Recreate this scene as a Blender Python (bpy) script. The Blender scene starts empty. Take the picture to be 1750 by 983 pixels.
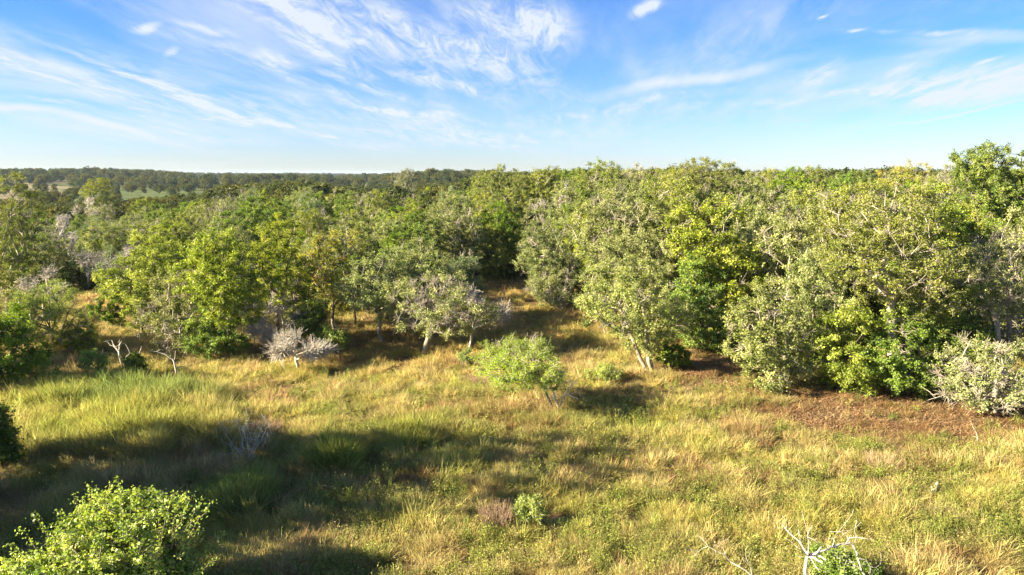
import bpy, math, random
import numpy as np
R = math.radians
rng = np.random.default_rng(11)
random.seed(11)
S = bpy.context.scene
COL = S.collection

# ------------------------------------------------------------------ camera
CH, F, PITCH = 10.0, 1250.0, R(8.85)
CX, CY = 875.0, 491.5
cam = bpy.data.cameras.new('camera'); cam.sensor_width = 36; cam.lens = 36 * F / 1750
cam.clip_start = 0.1; cam.clip_end = 30000
camo = bpy.data.objects.new('camera', cam); COL.objects.link(camo)
camo.location = (0, 0, CH); camo.rotation_euler = (R(90) - PITCH, 0, 0)
S.camera = camo
cp, SPI = math.cos(PITCH), math.sin(PITCH)

# ------------------------------------------------------------------ light and exposure
SUN_EL, SUN_AZ = R(23.5), R(13)      # sun comes from the left, a little behind the camera
sdir = (-math.cos(SUN_AZ) * math.cos(SUN_EL), -math.sin(SUN_AZ) * math.cos(SUN_EL), math.sin(SUN_EL))
sun = bpy.data.lights.new('sun', 'SUN'); sun.energy = 5.0; sun.angle = R(0.55); sun.color = (1.0, 0.87, 0.64)
suno = bpy.data.objects.new('sun', sun); COL.objects.link(suno)
from mathutils import Vector
suno.rotation_euler = Vector(sdir).to_track_quat('Z', 'Y').to_euler()
vs = S.view_settings
vs.view_transform = 'Standard'; vs.look = 'None'; vs.gamma = 1; vs.use_curve_mapping = False
vs.exposure = 2.42
S.cycles.max_bounces = 5; S.cycles.diffuse_bounces = 3; S.cycles.glossy_bounces = 1
S.cycles.transmission_bounces = 3; S.cycles.caustics_reflective = False; S.cycles.caustics_refractive = False

def ray(px, py):
    u, v = (px - CX) / F, (CY - py) / F
    return np.array([u, cp + v * SPI, -SPI + v * cp])

# ---- node helpers
class NT:
    def __init__(s, tree): s.t = tree; s.n = tree.nodes; s.l = tree.links
    def node(s, typ, **kw):
        n = s.n.new(typ)
        for k, v in kw.items():
            if k.startswith('i_'): n.inputs[int(k[2:])].default_value = v
            else: setattr(n, k, v)
        return n
    def put(s, sock, val):
        if hasattr(val, 'is_output'): s.l.new(val, sock)
        else: sock.default_value = val
    def math(s, op, a, b=None, c=None, clamp=False):
        n = s.n.new('ShaderNodeMath'); n.operation = op; n.use_clamp = clamp
        s.put(n.inputs[0], a)
        if b is not None: s.put(n.inputs[1], b)
        if c is not None: s.put(n.inputs[2], c)
        return n.outputs[0]
    def noise(s, vec, scale, detail=4, rough=0.55, dist=0.0):
        n = s.n.new('ShaderNodeTexNoise'); s.put(n.inputs['Vector'], vec)
        n.inputs['Scale'].default_value = scale; n.inputs['Detail'].default_value = detail
        n.inputs['Roughness'].default_value = rough; n.inputs['Distortion'].default_value = dist
        return n.outputs['Fac']
    def mapr(s, v, a, b, c=0.0, d=1.0, smooth=True):
        n = s.n.new('ShaderNodeMapRange'); n.interpolation_type = 'SMOOTHSTEP' if smooth else 'LINEAR'
        s.put(n.inputs[0], v); n.inputs[1].default_value = a; n.inputs[2].default_value = b
        n.inputs[3].default_value = c; n.inputs[4].default_value = d
        return n.outputs[0]
    def mix(s, f, a, b, typ='MIX'):
        n = s.n.new('ShaderNodeMix'); n.data_type = 'RGBA'; n.blend_type = typ
        s.put(n.inputs[0], f); s.put(n.inputs[6], a); s.put(n.inputs[7], b)
        return n.outputs[2]
    def comb(s, x, y, z=0.0):
        n = s.n.new('ShaderNodeCombineXYZ'); s.put(n.inputs[0], x); s.put(n.inputs[1], y); s.put(n.inputs[2], z)
        return n.outputs[0]
    def vmath(s, op, a, b=None):
        n = s.n.new('ShaderNodeVectorMath'); n.operation = op; s.put(n.inputs[0], a)
        if b is not None: s.put(n.inputs[1], b)
        return n

def rgba(c): return (c[0], c[1], c[2], 1.0)

# ------------------------------------------------------------------ sky with cirrus
W = bpy.data.worlds.new('World'); S.world = W; W.use_nodes = True
t = NT(W.node_tree); t.n.clear()
sky = t.n.new('ShaderNodeTexSky'); sky.sky_type = 'NISHITA'; sky.sun_disc = False
sky.sun_elevation = SUN_EL; sky.sun_rotation = R(270) - SUN_AZ
sky.air_density = 1.0; sky.dust_density = 0.15; sky.ozone_density = 3.5; sky.altitude = 100
hs = t.n.new('ShaderNodeHueSaturation'); hs.inputs['Saturation'].default_value = 1.16
hs.inputs['Value'].default_value = 0.80
t.l.new(sky.outputs[0], hs.inputs['Color'])
tc = t.n.new('ShaderNodeTexCoord'); sx = t.n.new('ShaderNodeSeparateXYZ')
t.l.new(tc.outputs['Generated'], sx.inputs[0])
X, Y, Z = sx.outputs
az = t.math('ARCTAN2', X, Y); el = t.math('ARCSINE', Z)
zz = t.math('ADD', t.math('MAXIMUM', Z, 0.0), 0.10)
plx, ply = t.math('DIVIDE', X, zz), t.math('DIVIDE', Y, zz)
# streaks of high ice cloud, drawn out along the wind (roughly away from the camera)
a = R(-6)
sxx = t.math('ADD', t.math('MULTIPLY', plx, math.cos(a)), t.math('MULTIPLY', ply, math.sin(a)))
syy = t.math('ADD', t.math('MULTIPLY', plx, -math.sin(a)), t.math('MULTIPLY', ply, math.cos(a)))
pv = t.comb(t.math('MULTIPLY', sxx, 1.5), t.math('MULTIPLY', syy, 0.5), 3.7)
n1 = t.noise(pv, 1.0, 10, 0.60, 0.45)
veil = t.mapr(n1, 0.38, 0.74)
big = t.mapr(t.noise(t.comb(plx, ply, 9.1), 0.22, 2), 0.38, 0.62)
pv2 = t.comb(t.math('MULTIPLY', sxx, 3.2), t.math('MULTIPLY', syy, 0.8), 8.2)
fib = t.noise(pv2, 2.4, 11, 0.70, 0.6)
fibm = t.mapr(fib, 0.36, 0.70)
wn = t.n.new('ShaderNodeTexNoise'); t.put(wn.inputs['Vector'], t.comb(az, el)); wn.inputs['Scale'].default_value = 7; wn.inputs['Detail'].default_value = 6
wv = t.vmath('SUBTRACT', wn.outputs['Color'], (0.5, 0.5, 0.5)).outputs[0]
ws = t.vmath('SCALE', wv); ws.inputs['Scale'].default_value = 0.055
ae = t.vmath('ADD', t.comb(az, el), ws.outputs[0]).outputs[0]
def azel(px, py):
    d = ray(px, py); d = d / np.linalg.norm(d)
    return math.atan2(d[0], d[1]), math.asin(d[2])
# centre px, half length px, half width px, tilt (deg, up to the right), strength, fibrous?
WISPS = [(640, 62, 340, 66, -18, 1.1, 1), (930, 30, 80, 50, -30, .9, 1), (860, 40, 140, 62, -22, 1.1, 1), (480, 22, 130, 34, -22, .8, 1), (830, 100, 190, 28, -20, .7, 1),
         (190, 165, 300, 20, -17, .85, 1), (110, 118, 170, 13, -16, .85, 1), (250, 120, 190, 26, -24, .6, 1), (130, 205, 330, 9, -10, .9, 0),
         (420, 190, 300, 24, -14, .85, 1), (560, 150, 330, 14, -17, .8, 1), (620, 200, 330, 22, -9, .7, 1), (230, 240, 300, 12, -6, .6, 1), (840, 235, 260, 12, 3, .6, 1),
         (468, 105, 42, 12, -10, 1.3, 1), (253, 42, 30, 11, 8, 1.2, 1), (350, 55, 50, 8, -16, .9, 1), (290, 88, 14, 7, 40, 1.0, 1),
         (680, 228, 130, 10, -5, .8, 1), (1095, 18, 32, 14, 18, 1.9, 1), (1398, 37, 9, 3.5, 15, 1.0, 0), (1460, 60, 16, 3.5, 3, .9, 0),
         (1180, 138, 210, 13, 8, .75, 0), (1400, 128, 65, 20, 18, .8, 1), (1550, 125, 60, 9, 14, .9, 1), (1640, 150, 190, 34, 3, 1.5, 1),
         (1720, 160, 110, 26, 0, .8, 0), (1700, 70, 190, 14, -3, .6, 0), (1630, 193, 130, 2.6, 5.5, 1.1, 0), (1600, 95, 60, 9, 10, .7, 1), (1690, 113, 30, 4, 12, .8, 0),
         (1420, 247, 80, 5, -2, .7, 0), (300, 275, 230, 7, 1, .65, 0), (1000, 215, 420, 42, 4, .42, 1), (1250, 70, 300, 60, 20, .3, 1),
         (60, 115, 120, 6, -24, 1.0, 1), (330, 160, 260, 6, -19, 1.0, 1), (480, 215, 240, 5, -11, .9, 1), (90, 180, 180, 5, -12, .9, 1), (300, 215, 220, 6, -9, .8, 1),
         (640, 150, 160, 7, -16, .9, 1), (700, 190, 200, 6, -8, .8, 1), (560, 95, 160, 14, -24, .8, 1), (760, 150, 120, 12, -12, .7, 1), (1070, 180, 220, 10, 7, .7, 1),
         (1300, 170, 200, 8, 6, .6, 1), (1530, 160, 150, 8, -6, .8, 1), (1600, 60, 160, 6, -5, .7, 1), (900, 245, 400, 5, 1, .6, 1), (1500, 265, 260, 5, 0, .5, 1), (150, 255, 200, 5, -2, .6, 1)]
tot = None
k = F * cp * 1.0
for (x, y, L, wd, ang, st, fb) in WISPS:
    ca, ce = azel(x, y)
    a1, e1 = azel(x + 10, y); a2, e2 = azel(x, y - 10)
    gx = 10 / (a1 - ca); gy = 10 / (e2 - ce)            # pixels per radian there
    d = t.vmath('SUBTRACT', ae, (ca, ce, 0)).outputs[0]
    m = t.n.new('ShaderNodeMapping'); m.vector_type = 'POINT'
    t.l.new(d, m.inputs['Vector']); th = R(-ang)
    m.inputs['Rotation'].default_value = (0, 0, th)
    m2 = t.vmath('MULTIPLY', m.outputs[0], (gx / L, gy / wd, 0)).outputs[0]
    ln = t.vmath('LENGTH', m2).outputs['Value']
    q = t.mapr(ln, 0.0, 1.35, st, 0.0)
    if fb: q = t.math('MULTIPLY', q, t.math('MULTIPLY_ADD', fibm, 1.05, 0.12))
    tot = q if tot is None else t.math('ADD', tot, q)
veils = t.math('MULTIPLY', t.math('MULTIPLY', veil, t.math('MULTIPLY_ADD', big, 0.6, 0.4)), 0.66)
dens = t.math('ADD', t.math('MULTIPLY', tot, 0.80), veils)
dens = t.math('MULTIPLY', dens, t.mapr(el, -0.01, 0.10, 0.35, 1.0))
dens = t.math('MINIMUM', dens, 0.93)
b1 = t.n.new('ShaderNodeBackground'); skc = t.mix(t.mapr(el, -0.02, .36), (.62, .68, .95, 1), (.39, .62, .92, 1)); t.l.new(t.mix(1.0, hs.outputs[0], skc, 'MULTIPLY'), b1.inputs[0]); b1.inputs[1].default_value = 0.053
b2 = t.n.new('ShaderNodeBackground'); b2.inputs[0].default_value = (0.160, 0.173, 0.186, 1); b2.inputs[1].default_value = 1.0
ms = t.n.new('ShaderNodeMixShader'); t.l.new(dens, ms.inputs[0]); t.l.new(b1.outputs[0], ms.inputs[1]); t.l.new(b2.outputs[0], ms.inputs[2])
wo = t.n.new('ShaderNodeOutputWorld'); t.l.new(ms.outputs[0], wo.inputs[0])

# ------------------------------------------------------------------ numpy value noise
_G = rng.random((256, 256))
def vnoise(x, y, s):
    x = np.asarray(x) / s + 1000.0; y = np.asarray(y) / s + 1000.0
    i = np.floor(x).astype(int); j = np.floor(y).astype(int); fx = x - i; fy = y - j
    fx = fx * fx * (3 - 2 * fx); fy = fy * fy * (3 - 2 * fy)
    g = lambda a, b: _G[a % 256, b % 256]
    return (g(i, j) * (1 - fx) + g(i + 1, j) * fx) * (1 - fy) + (g(i, j + 1) * (1 - fx) + g(i + 1, j + 1) * fx) * fy
def fbm(x, y, s, o=3):
    v = 0; w = 1.0; tw = 0
    for k in range(o):
        v = v + w * vnoise(np.asarray(x) + 17.3 * k, np.asarray(y) - 9.1 * k, s / 2 ** k); tw += w; w *= .55
    return v / tw
def sstep(x, a, b):
    q = np.clip((x - a) / (b - a), 0, 1); return q * q * (3 - 2 * q)

def gz(x, y):
    x = np.asarray(x, float); y = np.asarray(y, float)
    d = np.hypot(x, y)
    z = (fbm(x, y, 7, 2) - .5) * 0.35 + (fbm(x, y, 90, 2) - .5) * 1.0 * sstep(d, 60, 160)
    s = x / np.maximum(np.abs(y), 1)
    wl = sstep(-s, 0.36, 0.52) * (y > 0)
    z = z + 5.5 * wl * sstep(d, 520, 800)
    wm = sstep(s, -.20, -.10) * (1 - sstep(s, -.06, 0.05)) * (y > 0)
    z = z + 4.0 * wm * sstep(d, 330, 520) * (1 - .3 * sstep(d, 700, 1500))
    z = z + (fbm(x, y, 600, 2) - .45) * 9 * sstep(d, 900, 2600)
    return z

def hit(px, py):
    d = ray(px, py)
    z0 = 0.0
    for _ in range(4):
        tt = (z0 - CH) / d[2]; p = d * tt; z0 = float(gz(p[0], p[1]))
    return float(p[0]), float(p[1]), z0
def at(px, py, Yd):
    d = ray(px, py); tt = Yd / d[1]
    return np.array([d[0] * tt, Yd, CH + d[2] * tt])

# ------------------------------------------------------------------ object helpers
def tag(o, label=None, cat=None, group=None, kind=None):
    if label: o['label'] = label
    if cat: o['category'] = cat
    if group: o['group'] = group
    if kind: o['kind'] = kind
    return o
def empty(name, loc, rz=0.0):
    o = bpy.data.objects.new(name, None); COL.objects.link(o); o.location = loc; o.rotation_euler.z = rz
    o.empty_display_size = .2
    return o
def np_mesh(name, V, Q, mat, tone=None, smooth=False):
    V = np.asarray(V, dtype=np.float32); Q = np.asarray(Q, dtype=np.int32)
    me = bpy.data.meshes.new(name)
    me.vertices.add(len(V)); me.vertices.foreach_set('co', V.ravel())
    n = len(Q); kk = Q.shape[1]
    me.loops.add(n * kk); me.loops.foreach_set('vertex_index', Q.ravel())
    me.polygons.add(n); me.polygons.foreach_set('loop_start', np.arange(0, n * kk, kk, dtype=np.int32))
    if smooth: me.polygons.foreach_set('use_smooth', np.ones(n, dtype=bool))
    if tone is not None:
        at_ = me.attributes.new('tone', 'FLOAT', 'POINT'); at_.data.foreach_set('value', np.asarray(tone, dtype=np.float32))
    me.materials.append(mat)
    me.update(calc_edges=True)
    return me
def link(name, me, parent=None):
    o = bpy.data.objects.new(name, me); COL.objects.link(o)
    if parent: o.parent = parent
    return o

# ------------------------------------------------------------------ materials
def new_mat(name):
    m = bpy.data.materials.new(name); m.use_nodes = True; t = NT(m.node_tree); t.n.clear()
    o = t.n.new('ShaderNodeOutputMaterial'); return m, t, o
def leaf_mat(name, lo, mid, hi, transl=0.34, gloss=0.012, var=0.38, accent=None):
    m, t, o = new_mat(name)
    at_ = t.node('ShaderNodeAttribute', attribute_name='tone')
    oi = t.n.new('ShaderNodeObjectInfo')
    ramp = t.n.new('ShaderNodeValToRGB'); t.l.new(at_.outputs['Fac'], ramp.inputs[0])
    e = ramp.color_ramp.elements; e[0].color = rgba(lo); e[0].position = .08; e[1].color = rgba(hi); e[1].position = .95
    x = e.new(.5); x.color = rgba(mid)
    if accent: q = e.new(.99); q.color = rgba(accent); q = e.new(.955); q.color = rgba(hi)
    h = t.n.new('ShaderNodeHueSaturation'); t.l.new(ramp.outputs[0], h.inputs['Color'])
    t.put(h.inputs['Hue'], t.mapr(oi.outputs['Random'], 0, 1, .5 - .022 * var, .5 + .022 * var, False))
    r2 = t.math('FRACT', t.math('MULTIPLY', oi.outputs['Random'], 7.31))
    t.put(h.inputs['Value'], t.mapr(r2, 0, 1, 1 - .28 * var, 1 + .3 * var, False))
    r3 = t.math('FRACT', t.math('MULTIPLY', oi.outputs['Random'], 3.77))
    t.put(h.inputs['Saturation'], t.mapr(r3, 0, 1, 1 - .18 * var, 1 + .12 * var, False))
    d = t.n.new('ShaderNodeBsdfDiffuse'); t.l.new(h.outputs[0], d.inputs[0])
    tr = t.n.new('ShaderNodeBsdfTranslucent')
    t.l.new(t.mix(1.0, h.outputs[0], (1.15, 1.12, .62, 1), 'MULTIPLY'), tr.inputs[0])
    m1 = t.n.new('ShaderNodeMixShader'); m1.inputs[0].default_value = transl
    t.l.new(d.outputs[0], m1.inputs[1]); t.l.new(tr.outputs[0], m1.inputs[2])
    g = t.n.new('ShaderNodeBsdfGlossy'); g.inputs['Roughness'].default_value = .45; g.inputs[0].default_value = (1, 1, 1, 1)
    m2 = t.n.new('ShaderNodeMixShader'); m2.inputs[0].default_value = gloss
    t.l.new(m1.outputs[0], m2.inputs[1]); t.l.new(g.outputs[0], m2.inputs[2]); t.l.new(m2.outputs[0], o.inputs[0])
    return m
def bark_mat(name, c1, c2, scale=6):
    m, t, o = new_mat(name)
    tc = t.n.new('ShaderNodeTexCoord'); sxyz = t.n.new('ShaderNodeMapping'); sxyz.inputs['Scale'].default_value = (1, 1, .3)
    t.l.new(tc.outputs['Object'], sxyz.inputs[0])
    n = t.noise(sxyz.outputs[0], scale, 5, .65)
    oi = t.n.new('ShaderNodeObjectInfo')
    c = t.mix(t.mapr(n, .35, .68), rgba(c1), rgba(c2))
    h = t.n.new('ShaderNodeHueSaturation'); t.l.new(c, h.inputs['Color'])
    t.put(h.inputs['Value'], t.mapr(oi.outputs['Random'], 0, 1, .75, 1.15, False))
    d = t.n.new('ShaderNodeBsdfPrincipled'); t.l.new(h.outputs[0], d.inputs['Base Color']); d.inputs['Roughness'].default_value = .9
    b = t.n.new('ShaderNodeBump'); b.inputs['Strength'].default_value = .5; t.l.new(n, b.inputs['Height']); t.l.new(b.outputs[0], d.inputs['Normal'])
    t.l.new(d.outputs[0], o.inputs[0]); return m

M = {
 'oak':   leaf_mat('grey_green_leaf', (0.1000, 0.1400, 0.0320), (0.2450, 0.2900, 0.0720), (0.4700, 0.4950, 0.1900)),
 'elm':   leaf_mat('yellow_green_leaf', (0.1233, 0.1711, 0.0111), (0.2705, 0.3302, 0.0222), (0.4376, 0.4614, 0.0636)),
 'green': leaf_mat('fresh_green_leaf', (0.0716, 0.1313, 0.0111), (0.1591, 0.2466, 0.0222), (0.3023, 0.3819, 0.0517)),
 'olive': leaf_mat('olive_leaf', (0.0955, 0.1313, 0.0143), (0.2148, 0.2665, 0.0270), (0.3819, 0.3978, 0.0636)),
 'bluegreen': leaf_mat('blue_green_leaf', (0.0875, 0.1313, 0.0477), (0.1750, 0.2387, 0.0835), (0.3023, 0.3580, 0.1512)),
 'lime':  leaf_mat('lime_leaf', (0.1436, 0.2244, 0.0269), (0.2962, 0.3949, 0.0583), (0.4668, 0.5296, 0.1257), .45, var=.7),
 'autumn': leaf_mat('turning_leaf', (0.1750, 0.1909, 0.0143), (0.3342, 0.3342, 0.0278), (0.4455, 0.3819, 0.0477), accent=(0.4774, 0.2069, 0.0398)),
 'bush':  leaf_mat('glossy_bush_leaf', (0.1257, 0.2334, 0.0180), (0.2962, 0.4129, 0.0449), (0.4937, 0.5745, 0.1167), .42, .02),
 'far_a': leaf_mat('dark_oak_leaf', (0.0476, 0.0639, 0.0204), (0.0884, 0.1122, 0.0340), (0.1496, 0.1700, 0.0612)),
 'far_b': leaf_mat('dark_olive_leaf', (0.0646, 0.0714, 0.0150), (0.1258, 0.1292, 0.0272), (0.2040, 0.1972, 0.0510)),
 'pale': bark_mat('pale_bark', (0.2080, 0.1760, 0.1240), (0.4160, 0.3680, 0.2800)),
 'brown': bark_mat('brown_bark', (0.0880, 0.0680, 0.0480), (0.2000, 0.1600, 0.1200)),
 'dead': bark_mat('weathered_dead_wood', (0.4640, 0.4080, 0.3200), (0.6720, 0.6160, 0.5120)),
 'deadgrey': bark_mat('grey_dead_wood', (0.3840, 0.3440, 0.2880), (0.5760, 0.5280, 0.4480)),
 'white': bark_mat('bleached_wood', (0.2400, 0.2080, 0.1600), (0.4960, 0.4480, 0.3680), 22),
 'ochre': bark_mat('ochre_twigs', (0.1600, 0.1280, 0.0600), (0.2880, 0.2400, 0.1200)),
}

# ------------------------------------------------------------------ wood: skeleton -> tubes
def tubes(P, par, rad, sides=5):
    """one tapered prism per edge; a continuing edge shares its ring with the edge before it"""
    P = np.asarray(P, float); par = np.asarray(par); rad = np.asarray(rad, float)
    n = len(P); idx = np.where(par >= 0)[0]
    E = np.zeros((n, 3)); E[idx] = P[idx] - P[par[idx]]
    L = np.linalg.norm(E, axis=1, keepdims=True); E = E / np.maximum(L, 1e-6)
    main = -np.ones(n, int); order = idx[np.argsort(rad[idx])]
    main[par[order]] = order                                    # thickest child continues
    T = E.copy(); has = main >= 0
    T[has] = E[has] + E[main[has]]
    T[(par < 0) & has] = E[main[(par < 0) & has]]
    T /= np.maximum(np.linalg.norm(T, axis=1, keepdims=True), 1e-6)
    def rings(C, Tn, r):
        ref = np.array([.37, .81, .13]); U = np.cross(Tn, ref); U /= np.maximum(np.linalg.norm(U, axis=1, keepdims=True), 1e-6)
        Vv = np.cross(Tn, U); a = np.linspace(0, 2 * np.pi, sides, endpoint=False)
        return C[:, None, :] + r[:, None, None] * (np.cos(a)[None, :, None] * U[:, None, :] + np.sin(a)[None, :, None] * Vv[:, None, :])
    p = par[idx]; ism = main[p] == idx
    tb = np.where(ism[:, None], T[p], E[idx]); rb = np.where(ism, rad[p], np.minimum(rad[p], rad[idx] * 1.25))
    A = rings(P[p], tb, rb); B = rings(P[idx], T[idx], rad[idx])
    V = np.concatenate([A, B], 1).reshape(-1, 3)
    m = len(idx); base = (np.arange(m) * 2 * sides)[:, None]; j = np.arange(sides); k = (j + 1) % sides
    Q = np.stack([base + j, base + k, base + sides + k, base + sides + j], -1).reshape(-1, 4)
    return V, Q
def unit(v): return v / np.maximum(np.linalg.norm(v, axis=-1, keepdims=True), 1e-9)

def grow(g, C, forks, trunk_r, jit=.12, step=.9, up=.12):
    """greedy branching from the forks to the clump centres C"""
    P = [np.array(p) for p in forks['P']]; par = list(forks['par'])
    start = forks['start']; active = list(forks['act'])
    org = np.mean([P[i] for i in active], 0)
    order = np.argsort(np.linalg.norm(C - org, axis=1))
    cap = len(P) + len(C) * 8 + 10
    A = np.zeros((cap, 3)); A[:len(P)] = P; n = len(P)
    ok = np.zeros(cap, bool); ok[active] = True
    dorg = np.zeros(cap); dorg[:n] = np.linalg.norm(A[:n] - org, axis=1)
    tips = []
    for ci in order:
        c = C[ci]; d = np.linalg.norm(A[:n] - c, axis=1) + .35 * dorg[:n]
        d[~ok[:n]] = 1e9
        b = int(np.argmin(d)); v = c - A[b]; L = np.linalg.norm(v); k = max(1, int(L / step)); k = min(k, 6)
        prev = b; side = unit(np.cross(v, g.normal(size=3))) * L * g.uniform(.04, jit)
        for s in range(1, k + 1):
            f = s / k
            q = A[b] + v * f + side * math.sin(f * math.pi) + np.array([0, 0, up * L * math.sin(f * math.pi) * (-.6 if g.random() < .4 else 1)])
            if s < k: q = q + g.normal(size=3) * .05 * L / k
            else: q = c
            A[n] = q; par.append(prev); ok[n] = True; dorg[n] = dorg[prev] + np.linalg.norm(q - A[prev]); prev = n; n += 1
        tips.append((prev, ci))
    return A[:n].copy(), np.array(par), tips

def pipe(par, tipw, r_tip, r_base, expo=.5):
    n = len(par); w = np.array(tipw, float)
    for i in range(n - 1, 0, -1):
        if par[i] >= 0: w[par[i]] += w[i]
    w = np.maximum(w, .5)
    r = r_tip * w ** expo
    return r * 1.0, w

SP = dict(  # leaf material, bark, bare share, leaves per clump, leaf length, twigs per clump, flatness
 oak=dict(leaf='oak', bark='pale', bare=.13, lpc=150, ls=.105, tw=6, flat=.75),
 elm=dict(leaf='elm', bark='brown', bare=.05, lpc=160, ls=.115, tw=5, flat=.6),
 green=dict(leaf='green', bark='brown', bare=.03, lpc=165, ls=.115, tw=5, flat=.6),
 olive=dict(leaf='olive', bark='pale', bare=.13, lpc=135, ls=.105, tw=6, flat=.7),
 bluegreen=dict(leaf='bluegreen', bark='pale', bare=.12, lpc=140, ls=.10, tw=7, flat=.9),
 lime=dict(leaf='lime', bark='brown', bare=.05, lpc=230, ls=.06, tw=9, flat=.8),
 autumn=dict(leaf='autumn', bark='pale', bare=.25, lpc=105, ls=.11, tw=7, flat=.7),
 sparse=dict(leaf='oak', bark='pale', bare=.45, lpc=110, ls=.10, tw=9, flat=.8),
 dead=dict(leaf=None, bark='dead', bare=1.0, lpc=0, ls=.1, tw=9, flat=.8),
 deadgrey=dict(leaf=None, bark='deadgrey', bare=1.0, lpc=0, ls=.1, tw=9, flat=.8),
 bush=dict(leaf='bush', bark='brown', bare=.0, lpc=50, ls=.105, tw=4, flat=1.0),
)

def crown_points(g, off, Rx, Ry, z0, z1, n, lobes=9, hollow=.45, dead=False):
    """clump centres on and inside a lobed crown"""
    zc, Rz = (z0 + z1) / 2, (z1 - z0) / 2
    Ls = []
    for i in range(lobes):
        a = 2 * math.pi * (i * .618 + g.random() * .15); h = -0.9 + 1.7 * ((i * .37 + g.random() * .3) % 1)
        rr = math.sqrt(max(.1, 1 - h * h)) * g.uniform(.45, .68)
        Ls.append((rr * math.cos(a), rr * math.sin(a), h * .66, g.uniform(.31, .47)))
    if dead: Ls = [(q[0] * 1.2, q[1], q[2] * 1.1, q[3] * .8) for q in Ls]
    else: Ls.append((0, 0, .35, .58)); Ls.append((g.uniform(-.2, .2), 0, -.1, .55))
    out = []; tries = 0
    md = (4 * math.pi * ((Rx * Ry * Rz) ** (2 / 3)) / n) ** .5 * .62
    arr = np.zeros((n, 3)); m = 0
    while m < n and tries < n * 60:
        tries += 1
        l = Ls[g.integers(len(Ls))]; d = g.normal(size=3); d /= np.linalg.norm(d)
        r = l[3] * (hollow + (1 - hollow) * g.random() ** .5)
        p = np.array([l[0], l[1], l[2]]) + d * r
        if p[2] < -1.0 or zc + p[2] * Rz < .18: continue
        if np.linalg.norm(p) < .30 and g.random() < .8: continue
        q = np.array([off[0] + p[0] * Rx, off[1] + p[1] * Ry, zc + p[2] * Rz])
        if m and np.min(np.sum((arr[:m] - q) ** 2, 1)) < md * md: 
            if tries > n * 30: md *= .97
            continue
        arr[m] = q; m += 1
    return arr[:m]

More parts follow.
